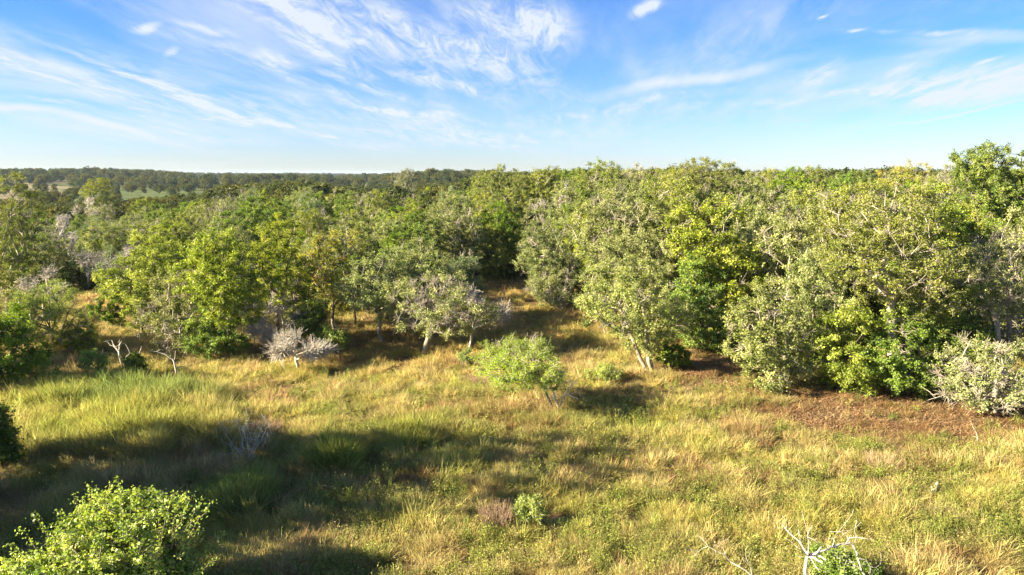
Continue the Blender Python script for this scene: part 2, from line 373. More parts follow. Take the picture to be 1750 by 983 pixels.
def make_tree_meshes(seed, sp, H, Rx, Ry=None, zb=None, off=(0, 0), nc=None, stems=1, trunk_r=None, leafscale=1.0, lean=0.0, cl=None, lobes=9, lpcs=1.0):
    g = np.random.default_rng(seed); s = SP[sp]
    Ry = Ry or Rx; zb = H * .22 if zb is None else zb
    cl = cl or (.62 if sp in ('dead', 'deadgrey') else .44)                                   # clump radius
    if nc is None:
        Rz = (H - zb) / 2
        nc = int(np.clip(4 * math.pi * ((Rx * Ry * Rz) ** (2 / 3)) * 1.75 / (math.pi * cl * cl) * .62, 50, 520))
    C = crown_points(g, off, Rx * 1.10 - cl * .3, Ry * 1.10 - cl * .3, zb + cl * .3, H - cl * .1, nc, 4 if sp in ('dead', 'deadgrey') else lobes, hollow=.2 if sp in ('dead', 'deadgrey') else .45, dead=sp in ('dead', 'deadgrey'))
    fk = max(.35, min(max(zb, 0) + (H - zb) * .25, H * .42))
    P = []; par = []; act = []
    for k in range(stems):
        a = 2 * math.pi * (k / stems) + g.random(); sp_ = 0.12 * (stems > 1)
        b = np.array([math.cos(a) * sp_, math.sin(a) * sp_, -.25]); d = np.array([off[0] * .5 + lean + math.cos(a) * .55 * (stems > 1), off[1] * .5 + math.sin(a) * .5 * (stems > 1), fk])
        P.append(b); par.append(-1); i0 = len(P) - 1
        nseg = 5
        for q in range(1, nseg + 1):
            f = q / nseg
            P.append(b + (d - b) * f + np.array([g.normal() * .05, g.normal() * .05, 0]) * H * .12 * math.sin(f * 3.1)); par.append(len(P) - 2)
            if q >= nseg - 2: act.append(len(P) - 1)
    A, pr, tips = grow(g, C, dict(P=P, par=par, start=0, act=act), .1)
    nb = len(A); tipw = np.zeros(nb)
    for (i, ci) in tips: tipw[i] = 1
    rt = .014
    rad, w = pipe(pr, tipw, rt, None, .5)
    tr = (trunk_r or .017 * H + .01) * .8
    sc = tr / max(rad[:6]); rad = np.where(w > 4, rad * (1 + (sc - 1) * np.clip((w - 4) / (w.max() / stems * .5), 0, 1)), rad)
    rad[[i for i in range(nb) if pr[i] < 0]] *= 1.35
    rad = np.maximum(rad, .011)
    # twigs
    bare = g.random(len(C)) < s['bare']
    ctr = np.array([off[0], off[1], (zb + H) / 2 - .15 * H])
    TP, Tpar, Trad = [], [], []
    tipn = np.array([i for i, _ in tips]); tipc = np.array([c for _, c in tips])
    out = unit(C[tipc] - ctr)
    nt = np.where(bare[tipc], (s['tw'] * 1.6).__int__(), s['tw'])
    rep = np.repeat(np.arange(len(tipn)), nt)
    dirs = unit(g.normal(size=(len(rep), 3)) + out[rep] * .85 + np.array([0, 0, .25]))
    ln = g.uniform(.6, 1.25, len(rep)) * cl
    base = A[tipn[rep]] + g.normal(size=(len(rep), 3)) * .04
    kink = unit(dirs + g.normal(size=dirs.shape) * .35)
    mid = base + dirs * (ln * .5)[:, None]; end = mid + kink * (ln * .55)[:, None]
    kink2 = unit(dirs + g.normal(size=dirs.shape) * .8)
    end2 = mid + kink2 * (ln * .42)[:, None]
    m = len(rep)
    twP = np.concatenate([base, mid, end, end2]); ar = np.arange(m)
    twpar = np.concatenate([-np.ones(m, int), ar, ar + m, ar + m])
    th = 1.0 if sp not in ('dead', 'deadgrey') else 1.3
    twr = np.concatenate([np.full(m, .013 * th), np.full(m, .010 * th), np.full(m, .005 * th), np.full(m, .005 * th)])
    Vt, Qt = tubes(twP, twpar, twr, 3)
    thick = rad > .032
    # limbs
    V1, Q1 = tubes(A, pr, rad, 6)
    bm = M[s['bark']]
    trunk = np_mesh('trunk', V1, Q1, bm, smooth=True)
    twm = M['pale'] if s['bark'] == 'brown' else bm
    branches = np_mesh('branches', Vt, Qt, twm)
    crown = None
    if s['leaf']:
        li = np.where(~bare[tipc][rep])[0]
        lpt = max(3, int(round(s['lpc'] * 1.85 * lpcs / s['tw'])))
        r2 = np.repeat(li, lpt); N = len(r2)
        tt = g.random(N) ** .75
        p = np.where((tt < .5)[:, None], base[r2] + (mid[r2] - base[r2]) * (tt * 2)[:, None], mid[r2] + (np.where((g.random(N) < .6)[:, None], end[r2], end2[r2]) - mid[r2]) * ((tt - .5) * 2.1)[:, None])
        sd = cl * .17
        p = p + g.normal(size=(N, 3)) * np.array([sd, sd, sd * s['flat']])
        nrm = unit(g.normal(size=(N, 3)) * .75 + out[rep[r2]] * .5 + np.array([0, 0, .55]))
        d = unit(np.cross(nrm, g.normal(size=(N, 3)))); sdv = np.cross(nrm, d)
        Lf = s['ls'] * .70 * leafscale * g.uniform(.5, 1.5, N)[:, None]; Wf = Lf * g.uniform(.28, .42, N)[:, None]
        q0 = p - d * Lf * .5; q2 = p + d * Lf * .5 - nrm * Lf * .12
        q1 = p + sdv * Wf + nrm * Lf * .05; q3 = p - sdv * Wf + nrm * Lf * .05
        V = np.stack([q0, q1, q2, q3], 1).reshape(-1, 3); Q = np.arange(4 * N).reshape(N, 4)
        ctone = g.normal(size=len(C)) * .17
        tone = np.clip(.47 + ctone[tipc[rep[r2]]] + g.normal(size=N) * .2, 0, 1)
        crown = np_mesh('crown', V, Q, M[s['leaf']], np.repeat(tone, 4))
    return trunk, branches, crown

# ------------------------------------------------------------------ ground: one sheet to the horizon
def build_ground():
    n = 260; u = np.linspace(-1, 1, n); s = np.sinh(u * 6.2) / np.sinh(6.2) * 9000
    X, Y = np.meshgrid(s, s); V = np.stack([X, Y, gz(X, Y)], -1).reshape(-1, 3)
    i = np.arange(n * n).reshape(n, n); Q = np.stack([i[:-1, :-1], i[:-1, 1:], i[1:, 1:], i[1:, :-1]], -1).reshape(-1, 4)
    m, t, o = new_mat('soil_and_litter')
    g = t.n.new('ShaderNodeNewGeometry'); P = g.outputs['Position']
    sxyz = t.n.new('ShaderNodeSeparateXYZ'); t.l.new(P, sxyz.inputs[0]); x, y, z = sxyz.outputs
    n1 = t.noise(P, .35, 5, .6); n2 = t.noise(P, 9, 4, .7); n3 = t.noise(P, 1.6, 5, .65)
    soil = t.mix(t.mapr(n2, .35, .65), (.08, .046, .022, 1), (.25, .155, .078, 1))
    soil = t.mix(t.mapr(n3, .42, .6), soil, (.19, .155, .060, 1))
    dist = t.vmath('LENGTH', P).outputs['Value']
    n4 = t.noise(P, .02, 3, .5); n5 = t.noise(P, .006, 3, .5); n6 = t.noise(P, .25, 4, .7)
    field = t.mix(t.mapr(n5, .45, .55), (0.0930, 0.1240, 0.0279, 1), (0.1984, 0.1612, 0.0806, 1))
    field = t.mix(t.mapr(n4, .42, .56), field, (0.0744, 0.1054, 0.0248, 1))
    field = t.mix(t.mapr(n6, .3, .7, .0, .45), field, (0.0558, 0.0620, 0.0186, 1))
    # the dry hay meadow far to the left and the green one beside it
    ratio = t.math('MULTIPLY_ADD', t.math('SUBTRACT', t.noise(P, .012, 4, .6), .5), .22, t.math('DIVIDE', x, y))
    field = t.mix(t.mapr(ratio, -.62, -.58, 1, 0), field, (0.1860, 0.1550, 0.0868, 1))
    field = t.mix(t.math('MULTIPLY', t.mapr(ratio, -.62, -.58), t.mapr(ratio, -.42, -.38, 1, 0)), field, (0.0806, 0.1023, 0.0310, 1))
    c = t.mix(t.mapr(dist, 110, 170), soil, field)
    d = t.n.new('ShaderNodeBsdfPrincipled'); t.l.new(c, d.inputs['Base Color']); d.inputs['Roughness'].default_value = 1; d.inputs['Specular IOR Level'].default_value = .1
    b = t.n.new('ShaderNodeBump'); b.inputs['Strength'].default_value = .8; b.inputs['Distance'].default_value = .15
    t.l.new(n2, b.inputs['Height']); t.l.new(b.outputs[0], d.inputs['Normal']); t.l.new(d.outputs[0], o.inputs[0])
    tag(link('ground', np_mesh('ground', V, Q, m, smooth=True)), kind='structure')
build_ground()

# ------------------------------------------------------------------ trees placed where the photograph has them
HERO = []      # x, y, radius: kept clear of woodland fill
def hero(bx, by, cx, w, ty, yb, sp, label, cat='tree', name='tree', group=None, depth=None, **kw):
    """base pixel, crown centre and width in pixels, crown top and bottom rows"""
    if depth: 
        p = at(bx, by, depth); x, y = float(p[0]), depth; z = float(gz(x, y))
    else: x, y, z = hit(bx, by)
    if bx < 860 and by > 560 and w > 90: w *= 1.12; yb = min(yb + 10, by - 24) if yb < by - 24 else yb
    if ty < 300: ty -= 7
    top = at(cx, ty, y); bot = at(cx, yb, y); wid = w / F * (y / cp)
    H = max(.8, top[2] - z); zb = max(.12, bot[2] - z)
    o = empty(name, (x, y, z)); tag(o, label, cat, group)
    if yb >= by - 22 and sp not in (DED, DGR) and H > 1.6: zb = -.16 * H      # boughs come down to the ground
    tm, bm_, cm = make_tree_meshes(int(bx * 7 + by * 13), sp, H, wid / 2, wid / 2 * kw.pop('ry', .95), zb, (top[0] - x, 0), **kw)
    link('trunk', tm, o); link('branches', bm_, o)
    if cm: link('crown', cm, o)
    HERO.append((x, y, wid / 2))
    return o

OAK, ELM, GRN, OLV, BLG, LIM, DED, DGR, SPA, AUT = 'oak elm green olive bluegreen lime dead deadgrey sparse autumn'.split()
# front row, left to right
hero(22, 668, 15, 105, 520, 655, GRN, 'bright green bushy tree at the left edge beside the shaded grass', stems=2)
hero(8, 800, -10, 54, 700, 800, GRN, 'dark green shrub at the left edge beside the tall lit grass', 'shrub', 'shrub', stems=3)
hero(95, 596, 78, 145, 478, 590, LIM, 'lime green feathery mesquite with bare twigs poking out of its top', 'tree', 'mesquite_tree', stems=3)
hero(72, 560, 74, 80, 452, 520, DED, 'pale bare twigs standing up behind the lime green mesquite', 'dead tree', 'dead_tree', nc=26)
hero(10, 590, 2, 60, 490, 580, SPA, 'grey twiggy sparse tree at the left edge behind the lime mesquite')
hero(243, 575, 245, 128, 392, 560, ELM, 'yellow green elm, leftmost of the front row, taller than the mesquite', 'tree', 'elm_tree')
hero(312, 606, 298, 118, 448, 592, SPA, 'grey green half bare tree between two yellow green elms', lobes=7)
hero(400, 614, 375, 150, 388, 560, ELM, 'broad yellow green elm with a grey trunk, behind the dark green boughs', 'tree', 'elm_tree', trunk_r=.17)
hero(368, 612, 372, 100, 508, 592, GRN, 'low deep green tree under the broad yellow green elm')
hero(474, 585, 476, 98, 362, 540, ELM, 'tall narrow bright green elm above the pale dead trees', 'tree', 'elm_tree')
hero(487, 586, 480, 112, 488, 570, DGR, 'grey dead tree with a tangle of twigs under the tall narrow elm', 'dead tree', 'dead_tree', trunk_r=.12, nc=70)
hero(430, 600, 440, 62, 545, 590, DED, 'pale dead tree low beside the deep green tree', 'dead tree', 'dead_tree', nc=42)
hero(512, 636, 500, 100, 568, 622, DED, 'whitish dead tree leaning over the grass in front of the row', 'dead tree', 'dead_tree', trunk_r=.11, nc=62, off=None) if 0 else hero(512, 636, 498, 104, 568, 622, DED, 'whitish dead tree leaning over the grass in front of the row', 'dead tree', 'dead_tree', trunk_r=.11, nc=66)
hero(540, 590, 532, 60, 515, 580, GRN, 'small fresh green tree beside the grey dead tree')
hero(584, 620, 572, 44, 560, 596, GRN, 'dark green sapling on a slanting stem in front of the grey trunked trees', 'sapling', 'sapling', nc=22, trunk_r=.05)
hero(571, 572, 566, 118, 388, 535, AUT, 'yellowing tree with orange leaf tips and pale forked trunk', trunk_r=.12)
hero(650, 588, 648, 150, 425, 562, OAK, 'grey green oak on one straight grey trunk beside the yellowing tree', 'tree', 'oak_tree', trunk_r=.15)
hero(668, 575, 690, 60, 525, 560, DGR, 'grey bare twigs under the grey green oak with the straight trunk', 'dead tree', 'dead_tree', nc=26)
hero(722, 560, 722, 150, 400, 525, OAK, 'tall silvery green oak rising behind the pale front oak', 'tree', 'oak_tree')
hero(722, 608, 752, 178, 460, 584, SPA, 'pale twiggy oak with a dark trunk at the end of the front row', 'tree', 'oak_tree', trunk_r=.2, lpcs=1.3)
hero(800, 598, 818, 92, 478, 565, DED, 'bare dead tree at the mouth of the grassy clearing', 'dead tree', 'dead_tree', nc=38, trunk_r=.09)
hero(790, 545, 795, 70, 428, 520, BLG, 'blue green tree just left of the dark gap above the clearing')
hero(710, 560, 712, 46, 548, 566, ELM, 'small yellow green sapling under the grey green oak', 'sapling', 'sapling', nc=22) if 0 else None
# the lone tree out on the grass
hero(951, 702, 896, 180, 580, 676, LIM, 'light green lone mesquite standing out on the open grass', 'tree', 'mesquite_tree', trunk_r=.07, nc=120, stems=1, lobes=8, cl=.38, lpcs=.75)
hero(606, 560, 608, 84, 432, 530, GRN, 'deep green tree filling the gap between the yellowing tree and the straight trunked oak')
hero(684, 548, 688, 92, 412, 520, BLG, 'blue green tree between the straight trunked oak and the tall silvery oak')
hero(272, 560, 276, 96, 428, 545, GRN, 'deep green tree behind the half bare tree')
hero(528, 556, 522, 84, 408, 520, OLV, 'olive tree between the tall narrow elm and the yellowing tree')
# right of the clearing
hero(990, 520, 945, 150, 362, 500, OAK, 'grey green oak leaning over the clearing on a dark curved limb', 'tree', 'oak_tree', trunk_r=.22)
hero(960, 530, 955, 110, 455, 530, SPA, 'pale yellow green low tree under the oak that leans over the clearing')
hero(1113, 636, 1075, 225, 430, 612, OAK, 'broad grey green oak standing forward on three pale trunks', 'tree', 'oak_tree', stems=3, trunk_r=.14, lobes=11)
hero(1110, 560, 1100, 210, 335, 500, OAK, 'big grey green oak with white limbs above the three trunked oak', 'tree', 'oak_tree', stems=2, trunk_r=.2, lobes=11)
hero(1010, 500, 1005, 90, 340, 470, ELM, 'bright yellow green elm squeezed between two grey green oaks', 'tree', 'elm_tree')
hero(1030, 480, 1028, 110, 272, 420, OLV, 'tall olive tree with a ragged top standing above the horizon')
hero(1205, 600, 1200, 130, 430, 590, GRN, 'deep green tree behind the three trunked oak')
hero(1270, 560, 1262, 170, 318, 545, OAK, 'tall pale green oak with a straight white trunk showing', 'tree', 'oak_tree', trunk_r=.17, lpcs=.9)
hero(1328, 668, 1322, 165, 478, 655, OAK, 'low spreading grey green oak at the edge of the bare soil', 'tree', 'oak_tree', stems=2, lobes=8)
hero(1400, 640, 1408, 150, 415, 625, OAK, 'grey green oak between the low spreading oak and the thick white trunk', 'tree', 'oak_tree')
hero(1432, 670, 1450, 150, 520, 655, ELM, 'low yellow green tree hanging over a crooked white branch')
hero(1523, 672, 1530, 250, 290, 575, OLV, 'largest tree on the right with a thick white trunk and long white limbs', 'tree', 'oak_tree', trunk_r=.25, lobes=12, lpcs=.95)
hero(1545, 676, 1545, 170, 520, 660, GRN, 'green undergrowth tree round the foot of the thick white trunk', stems=3)
hero(1640, 668, 1640, 150, 470, 650, GRN, 'fresh green tree right of the thick white trunk')
hero(1715, 660, 1712, 160, 380, 600, SPA, 'pale twiggy tree hung with straw coloured twigs at the right edge', stems=2)
hero(1700, 705, 1692, 170, 575, 690, SPA, 'low tree with sprawling pale branches at the right edge of the bare soil', stems=3, trunk_r=.1)
hero(1600, 560, 1615, 150, 345, 520, GRN, 'tall green tree behind the fresh green tree on the right')
hero(1745, 560, 1705, 150, 245, 400, GRN, 'tallest tree, its open crown reaching high into the sky at the right edge', trunk_r=.14, lobes=8, nc=150)
hero(1360, 520, 1345, 120, 380, 500, GRN, 'dark green tree in the hollow behind the low spreading oak')
hero(1195, 470, 1195, 150, 274, 400, OLV, 'olive green tree whose two round tops stand above the horizon', lobes=6)
hero(1140, 455, 1140, 90, 290, 400, OLV, 'ragged olive tree left of the tree with two round tops')
hero(1252, 455, 1250, 95, 270, 400, OLV, 'olive tree with a domed top above the horizon right of the two round tops')
hero(1370, 450, 1368, 90, 286, 390, GRN, 'fresh green tree whose low dome breaks the skyline behind the dark hollow')
hero(1470, 455, 1468, 100, 291, 390, GRN, 'wide fresh green tree on the skyline left of the largest tree')
hero(1562, 440, 1560, 110, 279, 380, AUT, 'rust tinged tree rising on the skyline behind the largest tree')
hero(1640, 450, 1636, 80, 284, 380, SPA, 'pale twiggy treetop on the skyline beside the tallest tree')
hero(935, 440, 935, 100, 288, 390, OLV, 'olive tree on the skyline over the clearing')
hero(1088, 440, 1088, 70, 284, 380, SPA, 'thin ragged treetop on the skyline above the white limbed oak')
# second row on the left
hero(10, 540, 18, 130, 292, 522, OLV, 'tall olive tree filling the left edge up to the skyline')
hero(98, 470, 98, 60, 362, 440, DGR, 'grey dead crown among dark trees near the left edge', 'dead tree', 'dead_tree', nc=44)
hero(150, 500, 152, 80, 402, 480, DGR, 'grey twisted dead tree in the dark hollow on the left', 'dead tree', 'dead_tree', nc=44)
hero(192, 520, 190, 66, 412, 500, BLG, 'blue green feathery tree beside the dark hollow on the left')
hero(60, 500, 60, 120, 395, 480, GRN, 'dark green tree under the grey dead crown on the left')
hero(165, 385, 165, 66, 300, 360, ELM, 'round crowned yellow green tree at the edge of the hay meadow', 'tree', 'elm_tree', nc=150)
hero(142, 420, 145, 50, 330, 385, DED, 'pale bare tree behind the dark trees near the hay meadow', 'dead tree', 'dead_tree', nc=40)
hero(690, 372, 690, 54, 291, 345, SPA, 'domed olive tree with bare limbs against the far woods', nc=150)
hero(775, 480, 775, 100, 325, 440, OAK, 'tall silvery tree left of the dark gap above the clearing', 'tree', 'oak_tree')
hero(860, 440, 858, 110, 285, 400, OLV, 'olive tree whose flat top just breaks the skyline in the middle')
hero(835, 480, 838, 70, 380, 460, ELM, 'yellow green tree deep in the gap above the clearing')
hero(725, 390, 730, 40, 312, 370, ELM, 'small bright green tree beside the domed olive tree', nc=90)

# trees standing left of the view, whose long shadows cross the near grass
def plain_tree(x, y, H, r, sp, label, seed, zb=None, **kw):
    o = empty('tree', (x, y, float(gz(x, y)))); tag(o, label, 'tree')
    tm, bm_, cm = make_tree_meshes(seed, sp, H, r, r, zb, (0, 0), **kw)
    link('trunk', tm, o); link('branches', bm_, o)
    if cm: link('crown', cm, o)
plain_tree(-18.6, 18.2, 10.8, 4.1, GRN, 'tall tree beyond the left edge whose shadow crosses the near grass', 901, -.5, nc=560, lobes=14)
plain_tree(-20.2, 21.2, 8.2, 2.7, OAK, 'grey green tree beyond the left edge behind the tall one', 902, -.3, nc=420)
plain_tree(-27.6, 31.4, 5.6, 2.8, GRN, 'tree beyond the left edge whose shadow lies below the lime mesquite', 904, -.3, nc=380)
plain_tree(-31.5, 36.0, 6.8, 2.8, ELM, 'yellow green tree beyond the left edge, level with the lime mesquite', 905, -.3, nc=320)

# ------------------------------------------------------------------ woodland fill: each tree its own object, copied from a few grown ones
PROTO = []
for i, (sp, H, r) in enumerate([(OAK, 7.5, 2.9), (OAK, 7.0, 2.5), (ELM, 8, 2.3), (GRN, 8, 2.6), (GRN, 7, 2.4), (OLV, 8, 2.8), (OLV, 7.5, 2.4), (BLG, 6.5, 2.5), (SPA, 7, 2.4), (ELM, 7.2, 2.6), (DGR, 6, 1.8)]):
    kw = dict(nc=60) if sp == DGR else {}
    PROTO.append((sp, H, r, make_tree_meshes(300 + i, sp, H, r, r, -H * .08, (0, 0), leafscale=1.08, lpcs=.95, **kw)))
WORD = {OAK: 'grey green', ELM: 'yellow green', GRN: 'deep green', OLV: 'olive green', BLG: 'blue green', SPA: 'pale twiggy', DGR: 'bare grey'}
def top_row(px):
    """image row of the woodland's skyline, to size the trees"""
    return np.interp(px, [0, 120, 200, 330, 420, 520, 640, 760, 840, 900, 1000, 1100, 1300, 1500, 1700, 1750], [350, 350, 340, 330, 312, 308, 318, 314, 296, 294, 290, 286, 291, 288, 286, 284])
def ymin(px):
    return np.interp(px, [-200, 0, 180, 230, 500, 760, 800, 960, 1010, 1100, 1200, 1900], [60, 60, 60, 53, 51, 56, 68, 70, 55, 44, 41, 39])
pts = []
g = np.random.default_rng(5)
for _ in range(60000):
    yy = math.sqrt(g.uniform(38 ** 2, 112 ** 2)); px = g.uniform(-130, 1880)
    if yy < ymin(px): continue
    xx = (px - CX) / F * yy / cp
    md = 3.7 + .012 * yy
    if any((xx - a) ** 2 + (yy - b) ** 2 < max(1.7, c * .62) ** 2 for a, b, c in HERO): continue
    if any((xx - a) ** 2 + (yy - b) ** 2 < md * md for a, b, *_ in pts): continue
    pts.append((xx, yy, px))
pts.sort(key=lambda p: p[1]); pts = pts[:236]
YMAX = pts[-1][1]
print('fill', len(pts), YMAX)
def place_copy(k, loc, rz, sc, label, group):
    sp, H, r, ms_ = PROTO[k]
    o = bpy.data.objects.new('dead_tree' if sp == DGR else 'tree', None); COL.objects.link(o)
    o.location = loc; o.rotation_euler.z = rz; o.scale = sc
    tag(o, label, 'dead tree' if sp == DGR else 'tree', group)
    for nm, me in zip(('trunk', 'branches', 'crown'), ms_):
        if me:
            c = bpy.data.objects.new(nm, me); COL.objects.link(c); c.parent = o
ZONES = [(300, 'above the lime mesquite on the left'), (620, 'behind the front row of elms'), (860, 'left of the clearing'), (1130, 'over the clearing and the three trunked oak'), (1430, 'behind the low spreading oak'), (3000, 'behind the thick white trunk on the right')]
def target_height(x, y, px, jit):
    row = top_row(px) + jit
    return float(at(px, row, y)[2] - gz(x, y))
ANCH = [(22, 'the bushy tree at the left edge'), (95, 'the lime mesquite'), (243, 'the leftmost yellow green elm'), (312, 'the half bare tree'), (400, 'the broad yellow green elm'),
        (476, 'the tall narrow elm'), (566, 'the yellowing tree'), (650, 'the straight trunked oak'), (750, 'the pale twiggy oak'), (870, 'the grassy clearing'), (945, 'the leaning oak'),
        (1085, 'the three trunked oak'), (1200, 'the deep green tree'), (1262, 'the white trunked oak'), (1335, 'the low spreading oak'), (1440, 'the low yellow green tree'),
        (1530, 'the thick white trunk'), (1640, 'the fresh green tree'), (1720, 'the twiggy right edge tree')]
ORD = 'first second third fourth fifth sixth seventh eighth ninth tenth eleventh twelfth thirteenth fourteenth fifteenth sixteenth seventeenth eighteenth nineteenth twentieth'.split()
ORD += ['twenty-' + w for w in ORD[:9]] + ['thirtieth'] + ['thirty-' + w for w in ORD[:9]]
RANK = {}
for (x, y, px) in pts:
    w = [3.2, 2.4, 1.5, 2.2, 1.8, 1.6, 1.2, 1.3, 1.1, 1.2, .22] if px < 900 else [2.6, 2, 1.8, 2.8, 2.4, 2.6, 2.0, .5, .8, 1.6, .2]
    k = int(g.choice(len(PROTO), p=np.array(w) / sum(w)))
    sp, H, r, _m = PROTO[k]
    h = min(target_height(x, y, px, 0), 11.2) * (g.uniform(.76, 1.0) if px < 900 else g.uniform(.8, 1.1))
    h = float(np.clip(h, 4.0, 11.9))
    if y < 78: h *= .9 if px > 900 else .82
    s = h / H; sxy = s * g.uniform(.92, 1.15) * (1.0 if h < 8 else .9)
    z = next(n for lim, n in ZONES if px < lim)
    ak = int(np.argmin([abs(px - a[0]) for a in ANCH])); RANK[ak] = RANK.get(ak, 0) + 1
    lab = f'{WORD[sp]} tree, {ORD[RANK[ak] - 1]} one back behind {ANCH[ak][1]}'
    place_copy(k, (x, y, float(gz(x, y))), g.uniform(0, 6.28), (sxy, sxy, s), lab, f'{WORD[sp]} trees in the wood {z}')

# ------------------------------------------------------------------ instanced stuff (grass, undergrowth, far woods)
def gn_scatter(name, meshes, P, rot, scl, idx, tint, label, cat):
    n = len(P); me = bpy.data.meshes.new(name); me.vertices.add(n); me.vertices.foreach_set('co', np.asarray(P, np.float32).ravel())
    for nm, ty, arr, key in (('rot', 'FLOAT_VECTOR', rot, 'vector'), ('scl', 'FLOAT_VECTOR', scl, 'vector'), ('idx', 'INT', idx, 'value'), ('tint', 'FLOAT_VECTOR', tint, 'vector')):
        at_ = me.attributes.new(nm, ty, 'POINT'); at_.data.foreach_set(key, np.asarray(arr, np.int32 if ty == 'INT' else np.float32).ravel())
    o = link(name, me); tag(o, label, cat, kind='stuff')
    col = bpy.data.collections.new(name + '_kinds')
    for i, m in enumerate(meshes):
        ob = bpy.data.objects.new('%s_kind_%02d' % (name, i), m); col.objects.link(ob)
    ng = bpy.data.node_groups.new(name, 'GeometryNodeTree')
    ng.interface.new_socket('Geometry', in_out='INPUT', socket_type='NodeSocketGeometry'); ng.interface.new_socket('Geometry', in_out='OUTPUT', socket_type='NodeSocketGeometry')
    gi = ng.nodes.new('NodeGroupInput'); go = ng.nodes.new('NodeGroupOutput')
    ci = ng.nodes.new('GeometryNodeCollectionInfo'); ci.inputs['Collection'].default_value = col; ci.inputs['Separate Children'].default_value = True; ci.inputs['Reset Children'].default_value = True
    ip = ng.nodes.new('GeometryNodeInstanceOnPoints'); ip.inputs['Pick Instance'].default_value = True
    ng.links.new(gi.outputs[0], ip.inputs['Points']); ng.links.new(ci.outputs[0], ip.inputs['Instance'])
    def na(nm, ty):
        a = ng.nodes.new('GeometryNodeInputNamedAttribute'); a.data_type = ty; a.inputs['Name'].default_value = nm; return a.outputs['Attribute']
    ng.links.new(na('idx', 'INT'), ip.inputs['Instance Index'])
    ng.links.new(na('rot', 'FLOAT_VECTOR'), ip.inputs['Rotation']); ng.links.new(na('scl', 'FLOAT_VECTOR'), ip.inputs['Scale'])
    ng.links.new(ip.outputs[0], go.inputs[0])
    md = o.modifiers.new('scatter', 'NODES'); md.node_group = ng
    return o

def tint_mat(name, transl=.48, gloss=.03):
    m, t, o = new_mat(name)
    ti = t.node('ShaderNodeAttribute', attribute_name='tint', attribute_type='INSTANCER')
    to = t.node('ShaderNodeAttribute', attribute_name='tone')
    c = t.mix(1.0, ti.outputs['Color'], t.mapr(to.outputs['Fac'], 0, 1, .55, 1.45, False), 'MULTIPLY')
    # 'tone' scales brightness evenly; as a colour it needs all three channels
    d = t.n.new('ShaderNodeBsdfDiffuse'); t.l.new(c, d.inputs[0]); tr = t.n.new('ShaderNodeBsdfTranslucent'); t.l.new(c, tr.inputs[0])
    m1 = t.n.new('ShaderNodeMixShader'); m1.inputs[0].default_value = transl
    t.l.new(d.outputs[0], m1.inputs[1]); t.l.new(tr.outputs[0], m1.inputs[2])
    t.l.new(m1.outputs[0], o.inputs[0]); return m
GM = tint_mat('grass_blade'); WM = tint_mat('weed_leaf')

def tuft(seed, n, h, spread, wid, bend, seg=3):
    g = np.random.default_rng(seed); a = g.uniform(0, 6.283, n); r = spread * np.sqrt(g.random(n))
    b = np.stack([r * np.cos(a), r * np.sin(a), np.full(n, -.03)], 1)
    a2 = a + g.normal(size=n) * .7; hh = h * g.uniform(.5, 1.15, n); bd = bend * g.uniform(.2, 1.3, n)
    dirh = np.stack([np.cos(a2), np.sin(a2), np.zeros(n)], 1)
    a3 = g.uniform(0, 6.283, n); side = np.stack([np.cos(a3), np.sin(a3), np.zeros(n)], 1)
    rows = []
    for k in range(seg + 1):
        f = k / seg
        c = b + dirh * (bd * hh * f ** 1.8)[:, None] + np.array([0, 0, 1]) * (hh * (f - .22 * bd * f * f))[:, None]
        w = wid * (1 - f) ** .6 * .5 + .0015
        rows += [c - side * w, c + side * w]
    V = np.stack(rows, 1)                                      # n, 2(seg+1), 3
    base = (np.arange(n) * 2 * (seg + 1))[:, None]
    Q = np.concatenate([base + np.array([[2 * k, 2 * k + 1, 2 * k + 3, 2 * k + 2]]) for k in range(seg)], 0)
    tone = np.repeat(np.clip(.5 + g.normal(size=n) * .22, 0, 1), 2 * (seg + 1))
    return np_mesh('tuft', V.reshape(-1, 3), Q, GM, tone)
def weed(seed, stems, h, spread, ls, lps, flower=0.0):
    g = np.random.default_rng(seed); Vs = []; Qs = []; Ts = []; off = 0
    a = g.uniform(0, 6.283, stems); r = spread * np.sqrt(g.random(stems))
    b = np.stack([r * np.cos(a), r * np.sin(a), np.full(stems, -.03)], 1)
    dr = unit(np.stack([np.cos(a) * .3, np.sin(a) * .3, np.ones(stems)], 1) + g.normal(size=(stems, 3)) * .15)
    L = h * g.uniform(.6, 1.15, stems); tip = b + dr * L[:, None]
    V, Q = tubes(np.concatenate([b, tip]), np.concatenate([-np.ones(stems, int), np.arange(stems)]), np.concatenate([np.full(stems, .008), np.full(stems, .004)]), 3)
    Vs.append(V); Qs.append(Q); Ts.append(np.full(len(V), .4)); off = len(V)
    s = np.repeat(np.arange(stems), lps); N = len(s); f = g.uniform(.25, 1.02, N)
    p = b[s] + dr[s] * (L[s] * f)[:, None] + g.normal(size=(N, 3)) * .045
    nrm = unit(g.normal(size=(N, 3)) * .6 + np.array([0, 0, .8])); d = unit(np.cross(nrm, g.normal(size=(N, 3)))); sd = np.cross(nrm, d)
    l = (ls * g.uniform(.6, 1.3, N) * (1.15 - .4 * f))[:, None]
    V = np.stack([p - d * l * .5, p + sd * l * .28, p + d * l * .5, p - sd * l * .28], 1).reshape(-1, 3)
    Vs.append(V); Qs.append(np.arange(4 * N).reshape(N, 4) + off)
    Ts.append(np.repeat(np.clip(.45 + .25 * (f - .5) + g.normal(size=N) * .2, 0, 1), 4))
    return np_mesh('weed', np.concatenate(Vs), np.concatenate(Qs), WM, np.concatenate(Ts))

